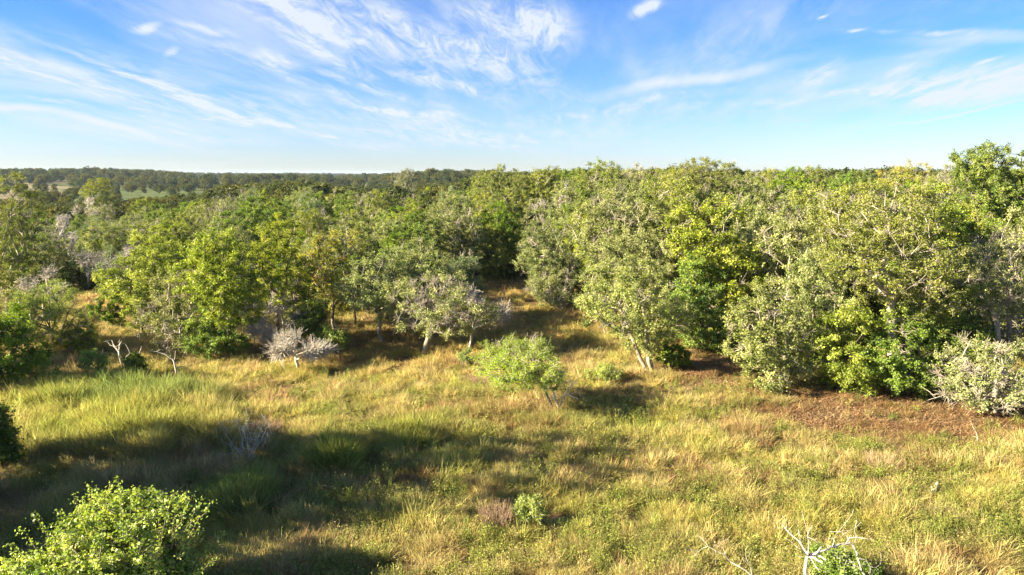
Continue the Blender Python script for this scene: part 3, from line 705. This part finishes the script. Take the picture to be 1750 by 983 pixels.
def field_points(n, y0, y1, g, pxr=(-160, 1910)):
    yy = np.exp(g.uniform(math.log(y0), math.log(y1), n)); px = g.uniform(*pxr, n)
    return (px - CX) / F * yy / cp, yy
def proj(x, y, z):
    vx = x; a = y * cp - (z - CH) * SPI; b = y * SPI + (z - CH) * cp
    return CX + F * vx / a, CY - F * b / a
def blob(px, py, cx, cy, rx, ry):
    d = np.hypot((px - cx) / rx, (py - cy) / ry); return 1 - sstep(d, .6, 1.15)
def lerp(a, b, f): return a + (b - a) * np.asarray(f)[:, None]
STRAW, GOLD, YGR, GREEN, BROWN, PINK, DKG = [np.array(c) for c in ((.70, .57, .24), (.58, .42, .14), (.62, .56, .15), (.32, .37, .07), (.34, .20, .09), (.42, .31, .19), (.09, .15, .045))]

def region(x, y):
    z = gz(x, y); px, py = proj(x, y, z)
    soil = np.maximum.reduce([blob(px, py, 1550, 712, 250, 60), blob(px, py, 1400, 690, 200, 46) * .8, blob(px, py, 1235, 622, 130, 50) * .8, blob(px, py, 1690, 720, 90, 35) * .9, blob(px, py, 640, 580, 150, 30) * .5])
    soil = np.clip(soil * (.25 + 1.5 * fbm(x + 40, y, 2.6, 3)), 0, 1)
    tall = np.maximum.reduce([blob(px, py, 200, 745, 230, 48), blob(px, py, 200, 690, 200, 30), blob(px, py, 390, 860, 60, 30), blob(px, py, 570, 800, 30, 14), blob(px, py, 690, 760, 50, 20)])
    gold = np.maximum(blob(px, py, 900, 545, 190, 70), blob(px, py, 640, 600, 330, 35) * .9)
    return z, px, py, soil, tall, gold

# --- grass
g = np.random.default_rng(21)
TUFTS = [tuft(i, 60, .27, .17, .011, .9) for i in range(5)] + [tuft(20 + i, 76, .20, .22, .012, 1.5) for i in range(4)] + [tuft(40 + i, 80, .72, .26, .016, .55, 4) for i in range(4)] + [tuft(60 + i, 34, .50, .14, .012, .3) for i in range(3)]
x, y = field_points(150000, 14.5, 75, g)
z, px, py, soil, tall, gold = region(x, y)
clump = fbm(x, y, 1.0, 2); big_ = fbm(x + 50, y, 5, 3); cn = fbm(x - 80, y + 30, 1.7, 3) + g.normal(size=len(x)) * .07; cn2 = fbm(x + 300, y + 90, 6, 2)
keep = (g.random(len(x)) < np.clip(.06 + 2.4 * (clump - .30), .05, 1)) & (g.random(len(x)) > soil * .8) & (g.random(len(x)) < np.where(y > 52, .5, 1))
x, y, z, px, py, soil, tall, gold, clump, big_, cn, cn2 = [q[keep] for q in (x, y, z, px, py, soil, tall, gold, clump, big_, cn, cn2)]
n = len(x)
idx = g.integers(0, 9, n); idx = np.where(g.random(n) < tall * .72, g.integers(9, 13, n), idx); idx = np.where((g.random(n) < .05) & (tall < .5), g.integers(13, 16, n), idx)
idx = np.where((g.random(n) < -1), g.integers(9, 13, n), idx)
col = lerp(STRAW[None], YGR[None], sstep(cn, .42, .76))
col = lerp(col, GREEN[None], sstep(cn2, .60, .76) * .5)
col = lerp(col, BROWN[None], sstep(1 - cn, .60, .74) * .6)
col = lerp(col, GOLD[None], gold * .55)
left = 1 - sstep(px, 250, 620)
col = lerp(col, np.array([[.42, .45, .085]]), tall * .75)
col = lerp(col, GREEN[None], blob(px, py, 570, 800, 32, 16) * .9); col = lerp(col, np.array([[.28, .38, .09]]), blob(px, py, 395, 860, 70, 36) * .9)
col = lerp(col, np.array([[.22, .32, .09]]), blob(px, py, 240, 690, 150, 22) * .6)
col = lerp(col, BROWN[None] * .9, soil * .85)
col = col * .76 * g.uniform(.68, 1.28, (n, 1)) * (1 + g.normal(size=(n, 3)) * .06)
sc = g.uniform(.7, 1.25, n) * (.48 + 1.15 * clump) * (1 - .35 * soil); sc = sc * np.where(y > 40, 1.15, 1.0)
rot = np.stack([g.normal(size=n) * .30, g.normal(size=n) * .30, g.uniform(0, 6.283, n)], 1)
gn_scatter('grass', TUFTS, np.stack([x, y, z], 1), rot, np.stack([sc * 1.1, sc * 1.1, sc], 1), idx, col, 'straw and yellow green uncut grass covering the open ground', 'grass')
print('grass', n)

# --- leafy weeds mixed in the grass
WEEDS = [weed(i, 9, .42, .16, .055, 14) for i in range(4)] + [weed(10 + i, 14, .30, .22, .06, 12) for i in range(3)] + [weed(20 + i, 6, .65, .10, .05, 18) for i in range(2)]
g = np.random.default_rng(22)
x, y = field_points(30000, 14.5, 50, g); z, px, py, soil, tall, gold = region(x, y)
wn_ = fbm(x + 900, y - 400, 1.7, 3)
near = 1 - sstep(y, 24, 40)
keep = (g.random(len(x)) < sstep(wn_, .34, .66) * .8 * (.35 + .65 * near) * (1 - soil * .9) * (1 - tall * .6) * .75)
x, y, z, px, py, wn_ = [q[keep] for q in (x, y, z, px, py, wn_)]; n = len(x)
col = lerp(np.repeat(np.array([[.52, .52, .14]]), n, 0), np.array([[.30, .38, .08]]), g.random(n)); col = lerp(col, STRAW[None], (g.random(n) < .22) * .7)
col = lerp(col, np.array([[.12, .24, .05]]), blob(px, py, 440, 875, 120, 60) * .8)
col = col * .74 * g.uniform(.75, 1.25, (n, 1)); sc = g.uniform(.7, 1.3, n)
gn_scatter('leafy_weeds', WEEDS, np.stack([x, y, z], 1), np.stack([g.normal(size=n) * .1, g.normal(size=n) * .1, g.uniform(0, 6.283, n)], 1), np.stack([sc, sc, sc], 1), g.integers(0, 9, n), col, 'small leafed green weeds growing through the dry grass', 'weeds')
print('weeds', n)

# --- fallen leaves and sticks on the bare soil and under the trees
def litter(seed):
    g = np.random.default_rng(seed); n = 46
    a = g.uniform(0, 6.283, n); rr = .45 * np.sqrt(g.random(n)); p = np.stack([rr * np.cos(a), rr * np.sin(a), g.uniform(.01, .06, n)], 1)
    nrm = unit(g.normal(size=(n, 3)) * .4 + [0, 0, 1]); d = unit(np.cross(nrm, g.normal(size=(n, 3)))); sd = np.cross(nrm, d)
    st = (g.random(n) < .4)[:, None]; l = np.where(st, g.uniform(.2, .6, (n, 1)), g.uniform(.05, .10, (n, 1))); w = np.where(st, .012, l * .35)
    V = np.stack([p - d * l * .5 - sd * w * .3, p - sd * w, p + d * l * .5, p + sd * w], 1).reshape(-1, 3)
    return np_mesh('litter', V, np.arange(4 * n).reshape(n, 4), GM, np.repeat(np.clip(.5 + g.normal(size=n) * .3, 0, 1), 4))
g = np.random.default_rng(29)
x, y = field_points(26000, 26, 70, g); z, px, py, soil, tall, gold = region(x, y)
under = y > np.array([ymin(p) for p in px]) - 6
keep = g.random(len(x)) < np.clip(soil * 1.2 + under * .35 + gold * .2, 0, 1)
x, y, z = x[keep], y[keep], z[keep]; n = len(x)
col = lerp(np.repeat(np.array([[.30, .165, .075]]), n, 0), np.array([[.40, .30, .17]]), g.random(n) ** 1.5) * g.uniform(.6, 1.3, (n, 1)); sc = g.uniform(.8, 1.5, n)
gn_scatter('leaf_litter', [litter(i) for i in range(5)], np.stack([x, y, z], 1), np.stack([0 * x, 0 * x, g.uniform(0, 6.283, n)], 1), np.stack([sc, sc, sc], 1), g.integers(0, 5, n), col, 'rusty fallen leaves and sticks on the bare soil', 'leaf litter')

# --- undergrowth under the woods
g = np.random.default_rng(23)
UND = [weed(50 + i, 26, 1.1, .5, .11, 26) for i in range(4)]
yy = np.sqrt(g.uniform(36 ** 2, 125 ** 2, 4200)); pxx = g.uniform(-160, 1910, len(yy)); ok = yy > np.array([ymin(p) for p in pxx]) - 1.0
ok &= g.random(len(yy)) < .8
yy = yy[ok]; xx = (pxx[ok] - CX) / F * yy / cp; n = len(yy)
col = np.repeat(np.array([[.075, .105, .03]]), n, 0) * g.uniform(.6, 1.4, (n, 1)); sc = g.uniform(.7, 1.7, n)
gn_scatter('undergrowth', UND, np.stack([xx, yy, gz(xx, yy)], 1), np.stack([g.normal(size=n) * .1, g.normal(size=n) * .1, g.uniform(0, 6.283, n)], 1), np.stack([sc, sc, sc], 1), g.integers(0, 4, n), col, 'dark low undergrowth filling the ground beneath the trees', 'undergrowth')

# --- far woods
g = np.random.default_rng(24)
FAR = []
for i, (sp, H, r) in enumerate([(OAK, 7.5, 3.0), (GRN, 7.5, 3.0), (OLV, 7.5, 3.0), (ELM, 7.5, 2.8), (OAK, 7, 3.2), (GRN, 7, 3.2)]):
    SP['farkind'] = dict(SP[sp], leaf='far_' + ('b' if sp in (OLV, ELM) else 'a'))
    m_ = make_tree_meshes(500 + i, 'farkind', H, r, r, .3, (0, 0), leafscale=2.6, lpcs=.28, nc=170, cl=.55)
    FAR.append(m_[2]); 
    for mm in m_[:2]: bpy.data.meshes.remove(mm)
XS, YS = [], []
def sector(n, y0, y1, p0, p1, keepf=None):
    yy = np.sqrt(g.uniform(y0 ** 2, y1 ** 2, n)); pxx = g.uniform(p0, p1, n); xx = (pxx - CX) / F * yy / cp
    if keepf is not None:
        k = keepf(xx, yy, pxx); xx, yy = xx[k], yy[k]
    XS.append(xx); YS.append(yy)
lim = lambda px: np.interp(px, [-200, 150, 330, 420, 520, 650, 760, 830, 900, 1900], [165, 172, 172, 205, 205, 180, 210, 330, 420, 420])
sector(5200, YMAX - 3, 430, -200, 1950, lambda x, y, p: y < lim(p))
def farmask(x, y, p):
    w = fbm(x, y, 120, 3)
    left = (p < 340) & (y > 520)
    mid = (p > 640) & (y > 330) | ((p > 400) & (y > 430) & (w > .42))
    gap = (p >= 300) & (p <= 700) & (w > .5) & (y > 380)
    thin = (y < 520) & (p < 400) & (fbm(x, y, 22, 2) > .62)
    return left | mid | gap | thin
sector(10000, 160, 1150, -250, 2000, farmask)
sector(9000, 1150, 3600, -300, 2050, lambda x, y, p: fbm(x, y, 260, 3) > .44)
sector(2200, 3600, 8000, -300, 2050, lambda x, y, p: fbm(x, y, 500, 3) > .36)
x = np.concatenate(XS); y = np.concatenate(YS); n = len(x); pxs = CX + F * x * cp / y
th = np.array([target_height(a, b, c, 0) for a, b, c in zip(x, y, pxs)])
h = np.where(y < 440, np.clip(np.minimum(th, 11.2) * g.uniform(.78, 1.02, n), 4.5, 11), g.uniform(5.0, 9.5, n) * (.62 + .72 * fbm(x, y, 55, 2))); h = np.where(y > 1150, h * 1.15, h)
s = h / 7.3; wdt = s * g.uniform(.9, 1.35, n) * np.where(y > 1100, 1.8, 1.0) * np.where(y > 3000, 2.2, 1.0)
ki = g.choice(6, n, p=[.26, .2, .22, .1, .14, .08])
gn_scatter('distant_woods', FAR, np.stack([x, y, gz(x, y)], 1), np.stack([np.zeros(n), np.zeros(n), g.uniform(0, 6.283, n)], 1), np.stack([wdt, wdt, s], 1), ki, np.ones((n, 3)), 'closed woods running to the horizon beyond the nearer trees', 'woods')
print('far', n)

# ------------------------------------------------------------------ foreground bush
def fg_bush():
    Yd = 15.2; top = at(190, 832, Yd); x = float(top[0]); z = float(gz(x, Yd))
    o = empty('bush', (x, Yd, z)); tag(o, 'large light green bush in the near left corner', 'bush')
    tm, bm_, cm = make_tree_meshes(77, 'bush', 2.72, 2.25, 1.9, .1, (0, 0), nc=600, stems=4, trunk_r=.05, cl=.27, lobes=12)
    link('branches', tm, o); link('twigs', bm_, o); link('leaves', cm, o)
    # long shoots standing out of the outline, leaves set along them
    g = np.random.default_rng(78); P = []; par = []; rad = []; V = []; T = []
    tips = [(50, 880), (30, 905), (100, 872), (125, 845), (150, 826), (165, 835), (195, 838), (205, 822), (240, 868), (262, 862), (300, 842), (318, 840), (330, 848), (350, 850), (368, 855), (352, 905), (380, 912), (375, 930), (370, 960), (20, 945), (10, 930), (285, 852), (140, 850), (340, 900), (90, 885), (225, 850)]
    for (a, b) in tips:
        e = at(a, b, Yd + g.uniform(-.9, .9)) - np.array([x, Yd, z]); st = e * g.uniform(.62, .75) + np.array([0, 0, -.25]) ; st[2] = min(st[2], e[2] - .25)
        i0 = len(P); kmax = 7; pts_ = []
        for k in range(kmax + 1):
            f = k / kmax; q = st + (e - st) * f + g.normal(size=3) * .02 + np.array([0, 0, .12 * math.sin(f * 3)])
            P.append(q); par.append(-1 if k == 0 else len(P) - 2); rad.append(.012 * (1 - f * .7)); pts_.append(q)
        pts_ = np.array(pts_); N = 64; f = g.uniform(0, kmax - .001, N); i = f.astype(int); p = pts_[i] + (pts_[i + 1] - pts_[i]) * (f - i)[:, None] + g.normal(size=(N, 3)) * .045
        nrm = unit(g.normal(size=(N, 3)) * .7 + [0, 0, .7]); d = unit(np.cross(nrm, g.normal(size=(N, 3)))); sd = np.cross(nrm, d); l = .062 * g.uniform(.6, 1.3, N)[:, None]
        V.append(np.stack([p - d * l * .5, p + sd * l * .36, p + d * l * .5, p - sd * l * .36], 1).reshape(-1, 3)); T.append(np.repeat(np.clip(.6 + g.normal(size=N) * .2, 0, 1), 4))
    Vt, Qt = tubes(P, par, rad, 5); link('shoots', np_mesh('shoots', Vt, Qt, M['ochre']), o)
    V = np.concatenate(V); link('shoot_leaves', np_mesh('shoot_leaves', V, np.arange(len(V)).reshape(-1, 4), M['bush'], np.concatenate(T)), o)
fg_bush()

# ------------------------------------------------------------------ dead wood drawn from traced limbs
def wood(name, label, cat, mat, lines, Yd=None, twigs=0, seed=1, ztouch=None, curl=.25, part=None, group=None):
    """lines: (list of (px,py[,dy]) , r0, r1); one mesh of forked limbs with real thickness and depth"""
    g = np.random.default_rng(seed)
    if Yd is None: bx, by_, bz = hit(*lines[0][0][0][:2]); Yd = by_
    p0 = at(lines[0][0][0][0], lines[0][0][0][1], Yd)
    gzb = float(gz(p0[0], Yd)); org = np.array([p0[0], Yd, gzb])
    P, par, rad = [], [], []
    for (pl, r0, r1) in lines:
        pts_ = np.array([at(q[0], q[1], Yd + (q[2] if len(q) > 2 else 0)) for q in pl])
        if pl is lines[0][0] and ztouch is not False: pts_[0][2] = gzb - .15
        pts_ = pts_ - org
        # refine with a little crookedness
        out = [pts_[0]]
        for a, b in zip(pts_[:-1], pts_[1:]):
            L = np.linalg.norm(b - a); k = max(2, int(L / .22)); k = min(k, 8)
            for s in range(1, k + 1):
                q = a + (b - a) * s / k
                if s < k: q = q + g.normal(size=3) * .028 * min(1, L)
                out.append(q)
        m = len(out)
        for k, q in enumerate(out):
            P.append(q); par.append(-1 if k == 0 else len(P) - 2); f = k / (m - 1); rad.append(r0 + (r1 - r0) * f)
        for _ in range(int(twigs * (m / 8) + .5)):
            i = len(P) - m + int(g.integers(max(1, m // 3), m)); d = unit(P[i] - P[max(i - 1, 0)] + g.normal(size=3) * .06); cur = np.array(P[i]); pi = i
            d = unit(d * .5 + g.normal(size=3) * .6); L = g.uniform(.12, .5) ; ii = -1
            for s in range(3):
                nn = cur + d * L / 3; d = unit(d + g.normal(size=3) * curl)
                if s == 0: P.append(cur.copy()); par.append(-1); rad.append(max(.006, r1 * .8))
                P.append(nn); par.append(len(P) - 2); rad.append(max(.004, r1 * .8 * (1 - s * .25))); cur = nn
    V, Q = tubes(P, par, rad, 6)
    o = link(name, np_mesh(name, V, Q, M[mat], smooth=True)); o.location = org; tag(o, label, cat, group)
    return o

# bleached dead tree at the bottom right: traced limb by limb
wood('dead_tree', 'bleached leafless treetop at the bottom edge, arching limb to its right', 'dead tree', 'white', [
    ([(1377, 1200), (1377, 990), (1379, 955), (1381, 946, .1)], 0.0442, 0.0340),
    ([(1381, 948), (1366, 925, .1), (1350, 912, .2), (1338, 897, .3), (1330, 889, .3)], 0.0272, 0.0068),
    ([(1372, 935, .1), (1366, 915, -.1), (1365, 905, -.1)], 0.0136, 0.0054),
    ([(1379, 950), (1371, 940, -.2), (1363, 935, -.3)], 0.0170, 0.0068),
    ([(1381, 946), (1382, 925, -.1), (1381, 910, -.2), (1388, 898, -.2)], 0.0150, 0.0054), ([(1382, 912, -.2), (1378, 903, -.2)], 0.0082, 0.0041),
    ([(1383, 948), (1400, 944, .1), (1420, 935, .2), (1436, 930, .3), (1453, 929, .3), (1458, 932, .3)], 0.0286, 0.0170),
    ([(1458, 932, .3), (1464, 945, .2), (1468, 960, .1), (1472, 975, 0), (1480, 990, 0)], 0.0177, 0.0082),
    ([(1467, 955, .1), (1480, 957, .1), (1487, 968, .1), (1493, 983, .1)], 0.0109, 0.0054),
    ([(1462, 960, .1), (1453, 962, 0)], 0.0068, 0.0034), ([(1453, 929, .3), (1447, 915, .4), (1437, 909, .4), (1418, 909, .5)], 0.0122, 0.0048),
    ([(1422, 934, .2), (1426, 924, .2), (1425, 921, .2), (1411, 922, .2)], 0.0095, 0.0041), ([(1458, 932, .3), (1464, 918, .3)], 0.0082, 0.0034),
    ([(1452, 908, .4), (1443, 906, .4)], 0.0068, 0.0034), ([(1384, 950), (1392, 965, -.2), (1400, 975, -.3)], 0.0136, 0.0068), ([(1486, 968, .1), (1497, 970, .1), (1502, 976, .1)], 0.0068, 0.0027)],
    Yd=14.6, twigs=2.2, seed=5)
wood('dead_branch', 'long bleached branch slanting up from the bottom edge with fine twigs', 'dead branch', 'white', [
    ([(1330, 1120), (1285, 985), (1262, 968, .1), (1248, 960, .2), (1238, 948, .2), (1210, 934, .3)], 0.0272, 0.0054),
    ([(1240, 950, .2), (1237, 940, .3), (1232, 930, .3)], 0.0082, 0.0034), ([(1262, 968, .1), (1268, 955, .1)], 0.0068, 0.0027), ([(1285, 983), (1283, 970, .1), (1278, 960, .1)], 0.0082, 0.0034)],
    Yd=15.2, twigs=2.5, seed=6)
hero_s = [
 ('dead_branch', 'bare pale limbs on the right side of the lone mesquite', 'dead branch', 'dead', [([(957, 700), (950, 684), (945, 668), (938, 656), (922, 650)], .06, .025), ([(945, 668), (952, 660), (960, 652), (962, 640)], .035, .012), ([(957, 700), (960, 684), (966, 672), (972, 664), (980, 655)], .045, .015), ([(966, 672), (978, 678), (988, 682)], .025, .01), ([(972, 664), (985, 650), (990, 640)], .02, .008), ([(950, 684), (940, 676), (934, 672)], .025, .01)], 5, 30),  # short forked dead sticks and snags
 ('stump', 'short bright white forked stump alone in the grass on the right', 'stump', 'white', [([(1590, 850), (1593, 842), (1597, 836)], .10, .085), ([(1597, 838), (1600, 830), (1603, 824)], .07, .03), ([(1594, 838), (1592, 831)], .04, .02)], 0, 31),
 ('snag', 'broken brown snag left of the low spreading oak', 'snag', 'ochre', [([(1251, 600), (1251, 585), (1250, 571)], .13, .11), ([(1251, 590), (1243, 580), (1239, 574)], .03, .01)], 1, 32),
 ('dead_shrub', 'forked white dead sapling standing in the shaded grass on the left', 'dead shrub', 'dead', [([(210, 628), (205, 612), (203, 600)], .06, .04), ([(203, 602), (195, 592), (188, 590), (184, 584)], .03, .012), ([(203, 600), (204, 590), (208, 583)], .03, .012), ([(208, 618), (222, 604), (214, 588)], .025, .01), ([(225, 620), (238, 603), (242, 592)], .03, .012)], 3, 33),
 ('dead_shrub', 'leaning white dead stem under the half bare tree', 'dead shrub', 'dead', [([(303, 640), (299, 624), (296, 614)], .05, .04), ([(296, 615), (283, 606), (268, 601)], .03, .012), ([(298, 618), (300, 600)], .02, .01)], 3, 34),
 ('dead_branch', 'crooked white dead branch hanging under the low yellow green tree', 'dead branch', 'white', [([(1423, 652), (1433, 646), (1438, 640), (1434, 634), (1430, 624)], .05, .03)], 1, 35),
 ('dead_branch', 'curved pale fallen branch lying on the bare soil below the thick white trunk', 'fallen branch', 'white', [([(1515, 684), (1535, 694), (1546, 702), (1550, 710), (1570, 716)], .05, .035), ([(1519, 686), (1530, 692), (1545, 704)], .035, .03)], 1, 36),
 ('dead_branch', 'thin pale fallen branch lying on the bare soil at the right edge', 'fallen branch', 'white', [([(1640, 708), (1670, 712), (1700, 714), (1745, 716)], .03, .015)], 1, 37),
 ('dead_branch', 'bent white dead stick upright in the grass below the bare soil', 'dead branch', 'white', [([(1670, 762), (1671, 750), (1668, 738), (1660, 722)], .03, .012)], 1.5, 38),
 ('dead_branch', 'sprawling white branch reaching left from the low tree at the right edge', 'dead branch', 'white', [([(1690, 700), (1680, 660), (1655, 632), (1640, 640), (1620, 664)], .06, .03), ([(1655, 632), (1650, 615), (1635, 612), (1630, 618)], .04, .015), ([(1655, 632), (1700, 628), (1730, 620)], .04, .02), ([(1690, 665), (1650, 668), (1600, 680), (1586, 684)], .03, .012), ([(1640, 615), (1655, 590), (1657, 583)], .025, .01)], 4, 39),
 ('dead_branch', 'pale twig hanging below the low spreading oak', 'dead branch', 'dead', [([(1345, 668), (1335, 656), (1322, 652), (1304, 647)], .03, .012)], 2, 40),
 ('dead_branch', 'small pale fallen branch in the shade behind the foreground bush', 'fallen branch', 'dead', [([(340, 965), (365, 962), (382, 962)], .03, .012)], 6, 41),
]
for nm, lab, cat, mt, ln, tw, sd in hero_s: wood(nm, lab, cat, mt, ln, twigs=tw, seed=sd)

def small_shrub(bx, by, w, ty, sp, label, seed, nc=24, cat='shrub', name='shrub', **kw):
    return hero(bx, by, bx, w, ty, by - 4, sp, label, cat, name, nc=nc, trunk_r=.03, stems=3, cl=kw.pop('cl', .26), **kw)
g = np.random.default_rng(51); ln = []
for k in range(16):
    e = (425 + g.normal() * 17, 748 + g.normal() * 20 - 8 * (k % 3)); b = (425 + g.normal() * 3, 790, g.normal() * .1); dd = g.normal() * .25
    ln.append(([b, ((b[0] + e[0]) / 2 + g.normal() * 5, (b[1] + e[1]) / 2, dd * .5), (e[0], e[1], dd), (e[0] + g.normal() * 5, e[1] - 9, dd * 1.3)], .011, .004))
wood('dead_shrub', 'straggly pale dead shrub of upright twigs at the edge of the big shadow', 'dead shrub', 'deadgrey', ln, twigs=7, seed=51, curl=.5)
small_shrub(228, 650, 36, 608, GRN, 'dark green shrub beside the forked white dead sapling', 52, 30)
small_shrub(160, 645, 50, 598, LIM, 'light green shrub in the shaded grass below the lime mesquite', 53, 24)
small_shrub(796, 632, 30, 598, LIM, 'small light green sprig between the front row and the lone mesquite', 54, 10)
small_shrub(1150, 630, 70, 590, GRN, 'dark green shrub under the three trunked oak', 55, 36)
small_shrub(1035, 655, 60, 632, LIM, 'yellow green low shrub left of the three pale trunks', 56, 20)
small_shrub(1440, 1010, 125, 948, LIM, 'feathery lime shrub under the bleached leafless treetop', 57, 34)
small_shrub(905, 900, 56, 880, LIM, 'pale green feathery sprig beside the reddish dry stalks', 58, 11)
small_shrub(180, 560, 60, 500, GRN, 'dark green shrub in the shade between mesquite and elm', 59, 34)
small_shrub(128, 604, 70, 560, OLV, 'olive shrub behind the lime mesquite', 60, 30)
# patches of upright reddish stalks
def stalks(px, py, n, r, h, label, seed):
    g = np.random.default_rng(seed); x, y, z = hit(px, py); P = []; par = []; rad = []
    for _ in range(n):
        a = g.uniform(0, 6.28); rr = r * math.sqrt(g.random()); b = np.array([rr * math.cos(a), rr * math.sin(a), -.05]); d = unit(np.array([b[0] * .4, b[1] * .4, 1]) + g.normal(size=3) * .12); L = h * g.uniform(.6, 1.1)
        m_ = b + d * L * .6; P += [b, m_, m_ + unit(d + g.normal(size=3) * .2) * L * .4]; k = len(P); par += [-1, k - 3, k - 2]; rad += [.009, .007, .003]
        for _ in range(3):
            q = b + d * L * g.uniform(.35, .6); P += [q, q + unit(d + g.normal(size=3) * .5) * L * .35]; k = len(P); par += [-1, k - 2]; rad += [.005, .003]
    V, Q = tubes(P, par, rad, 3); o = link('dry_weed', np_mesh('dry_weed', V, Q, M['stalk'])); o.location = (x, y, z); tag(o, label, 'dry weed')
M['stalk'] = bark_mat('reddish_dry_stalk', (.24, .15, .085), (.42, .29, .18))
stalks(850, 905, 170, .42, .85, 'clump of reddish brown dry stalks in the middle of the near grass', 71)
stalks(455, 745, 150, .5, .75, 'pinkish dry weed clump beside the grey dead shrub', 72)
stalks(1505, 800, 120, .5, .6, 'tan dry stalks in the grass left of the white stump', 73)
stalks(825, 660, 130, .7, .7, 'reddish dry weeds just left of the lone mesquite', 74)

# ------------------------------------------------------------------ air
def haze():
    lo, hi = -25.0, 24.0; a = 9500.0
    V = [(x, y, z) for z in (lo, hi) for x, y in ((-a, -a), (a, -a), (a, a), (-a, a))]
    Q = [(0, 3, 2, 1), (4, 5, 6, 7), (0, 1, 5, 4), (1, 2, 6, 5), (2, 3, 7, 6), (3, 0, 4, 7)]
    m, t, o = new_mat('air'); v = t.n.new('ShaderNodeVolumePrincipled'); v.inputs['Density'].default_value = .00008
    v.inputs['Color'].default_value = (.62, .78, .95, 1); v.inputs['Anisotropy'].default_value = .2
    t.l.new(v.outputs[0], o.inputs['Volume'])
    tag(link('haze', np_mesh('haze', V, Q, m)), 'thin blue haze over the far woods', 'haze', kind='stuff')
haze()
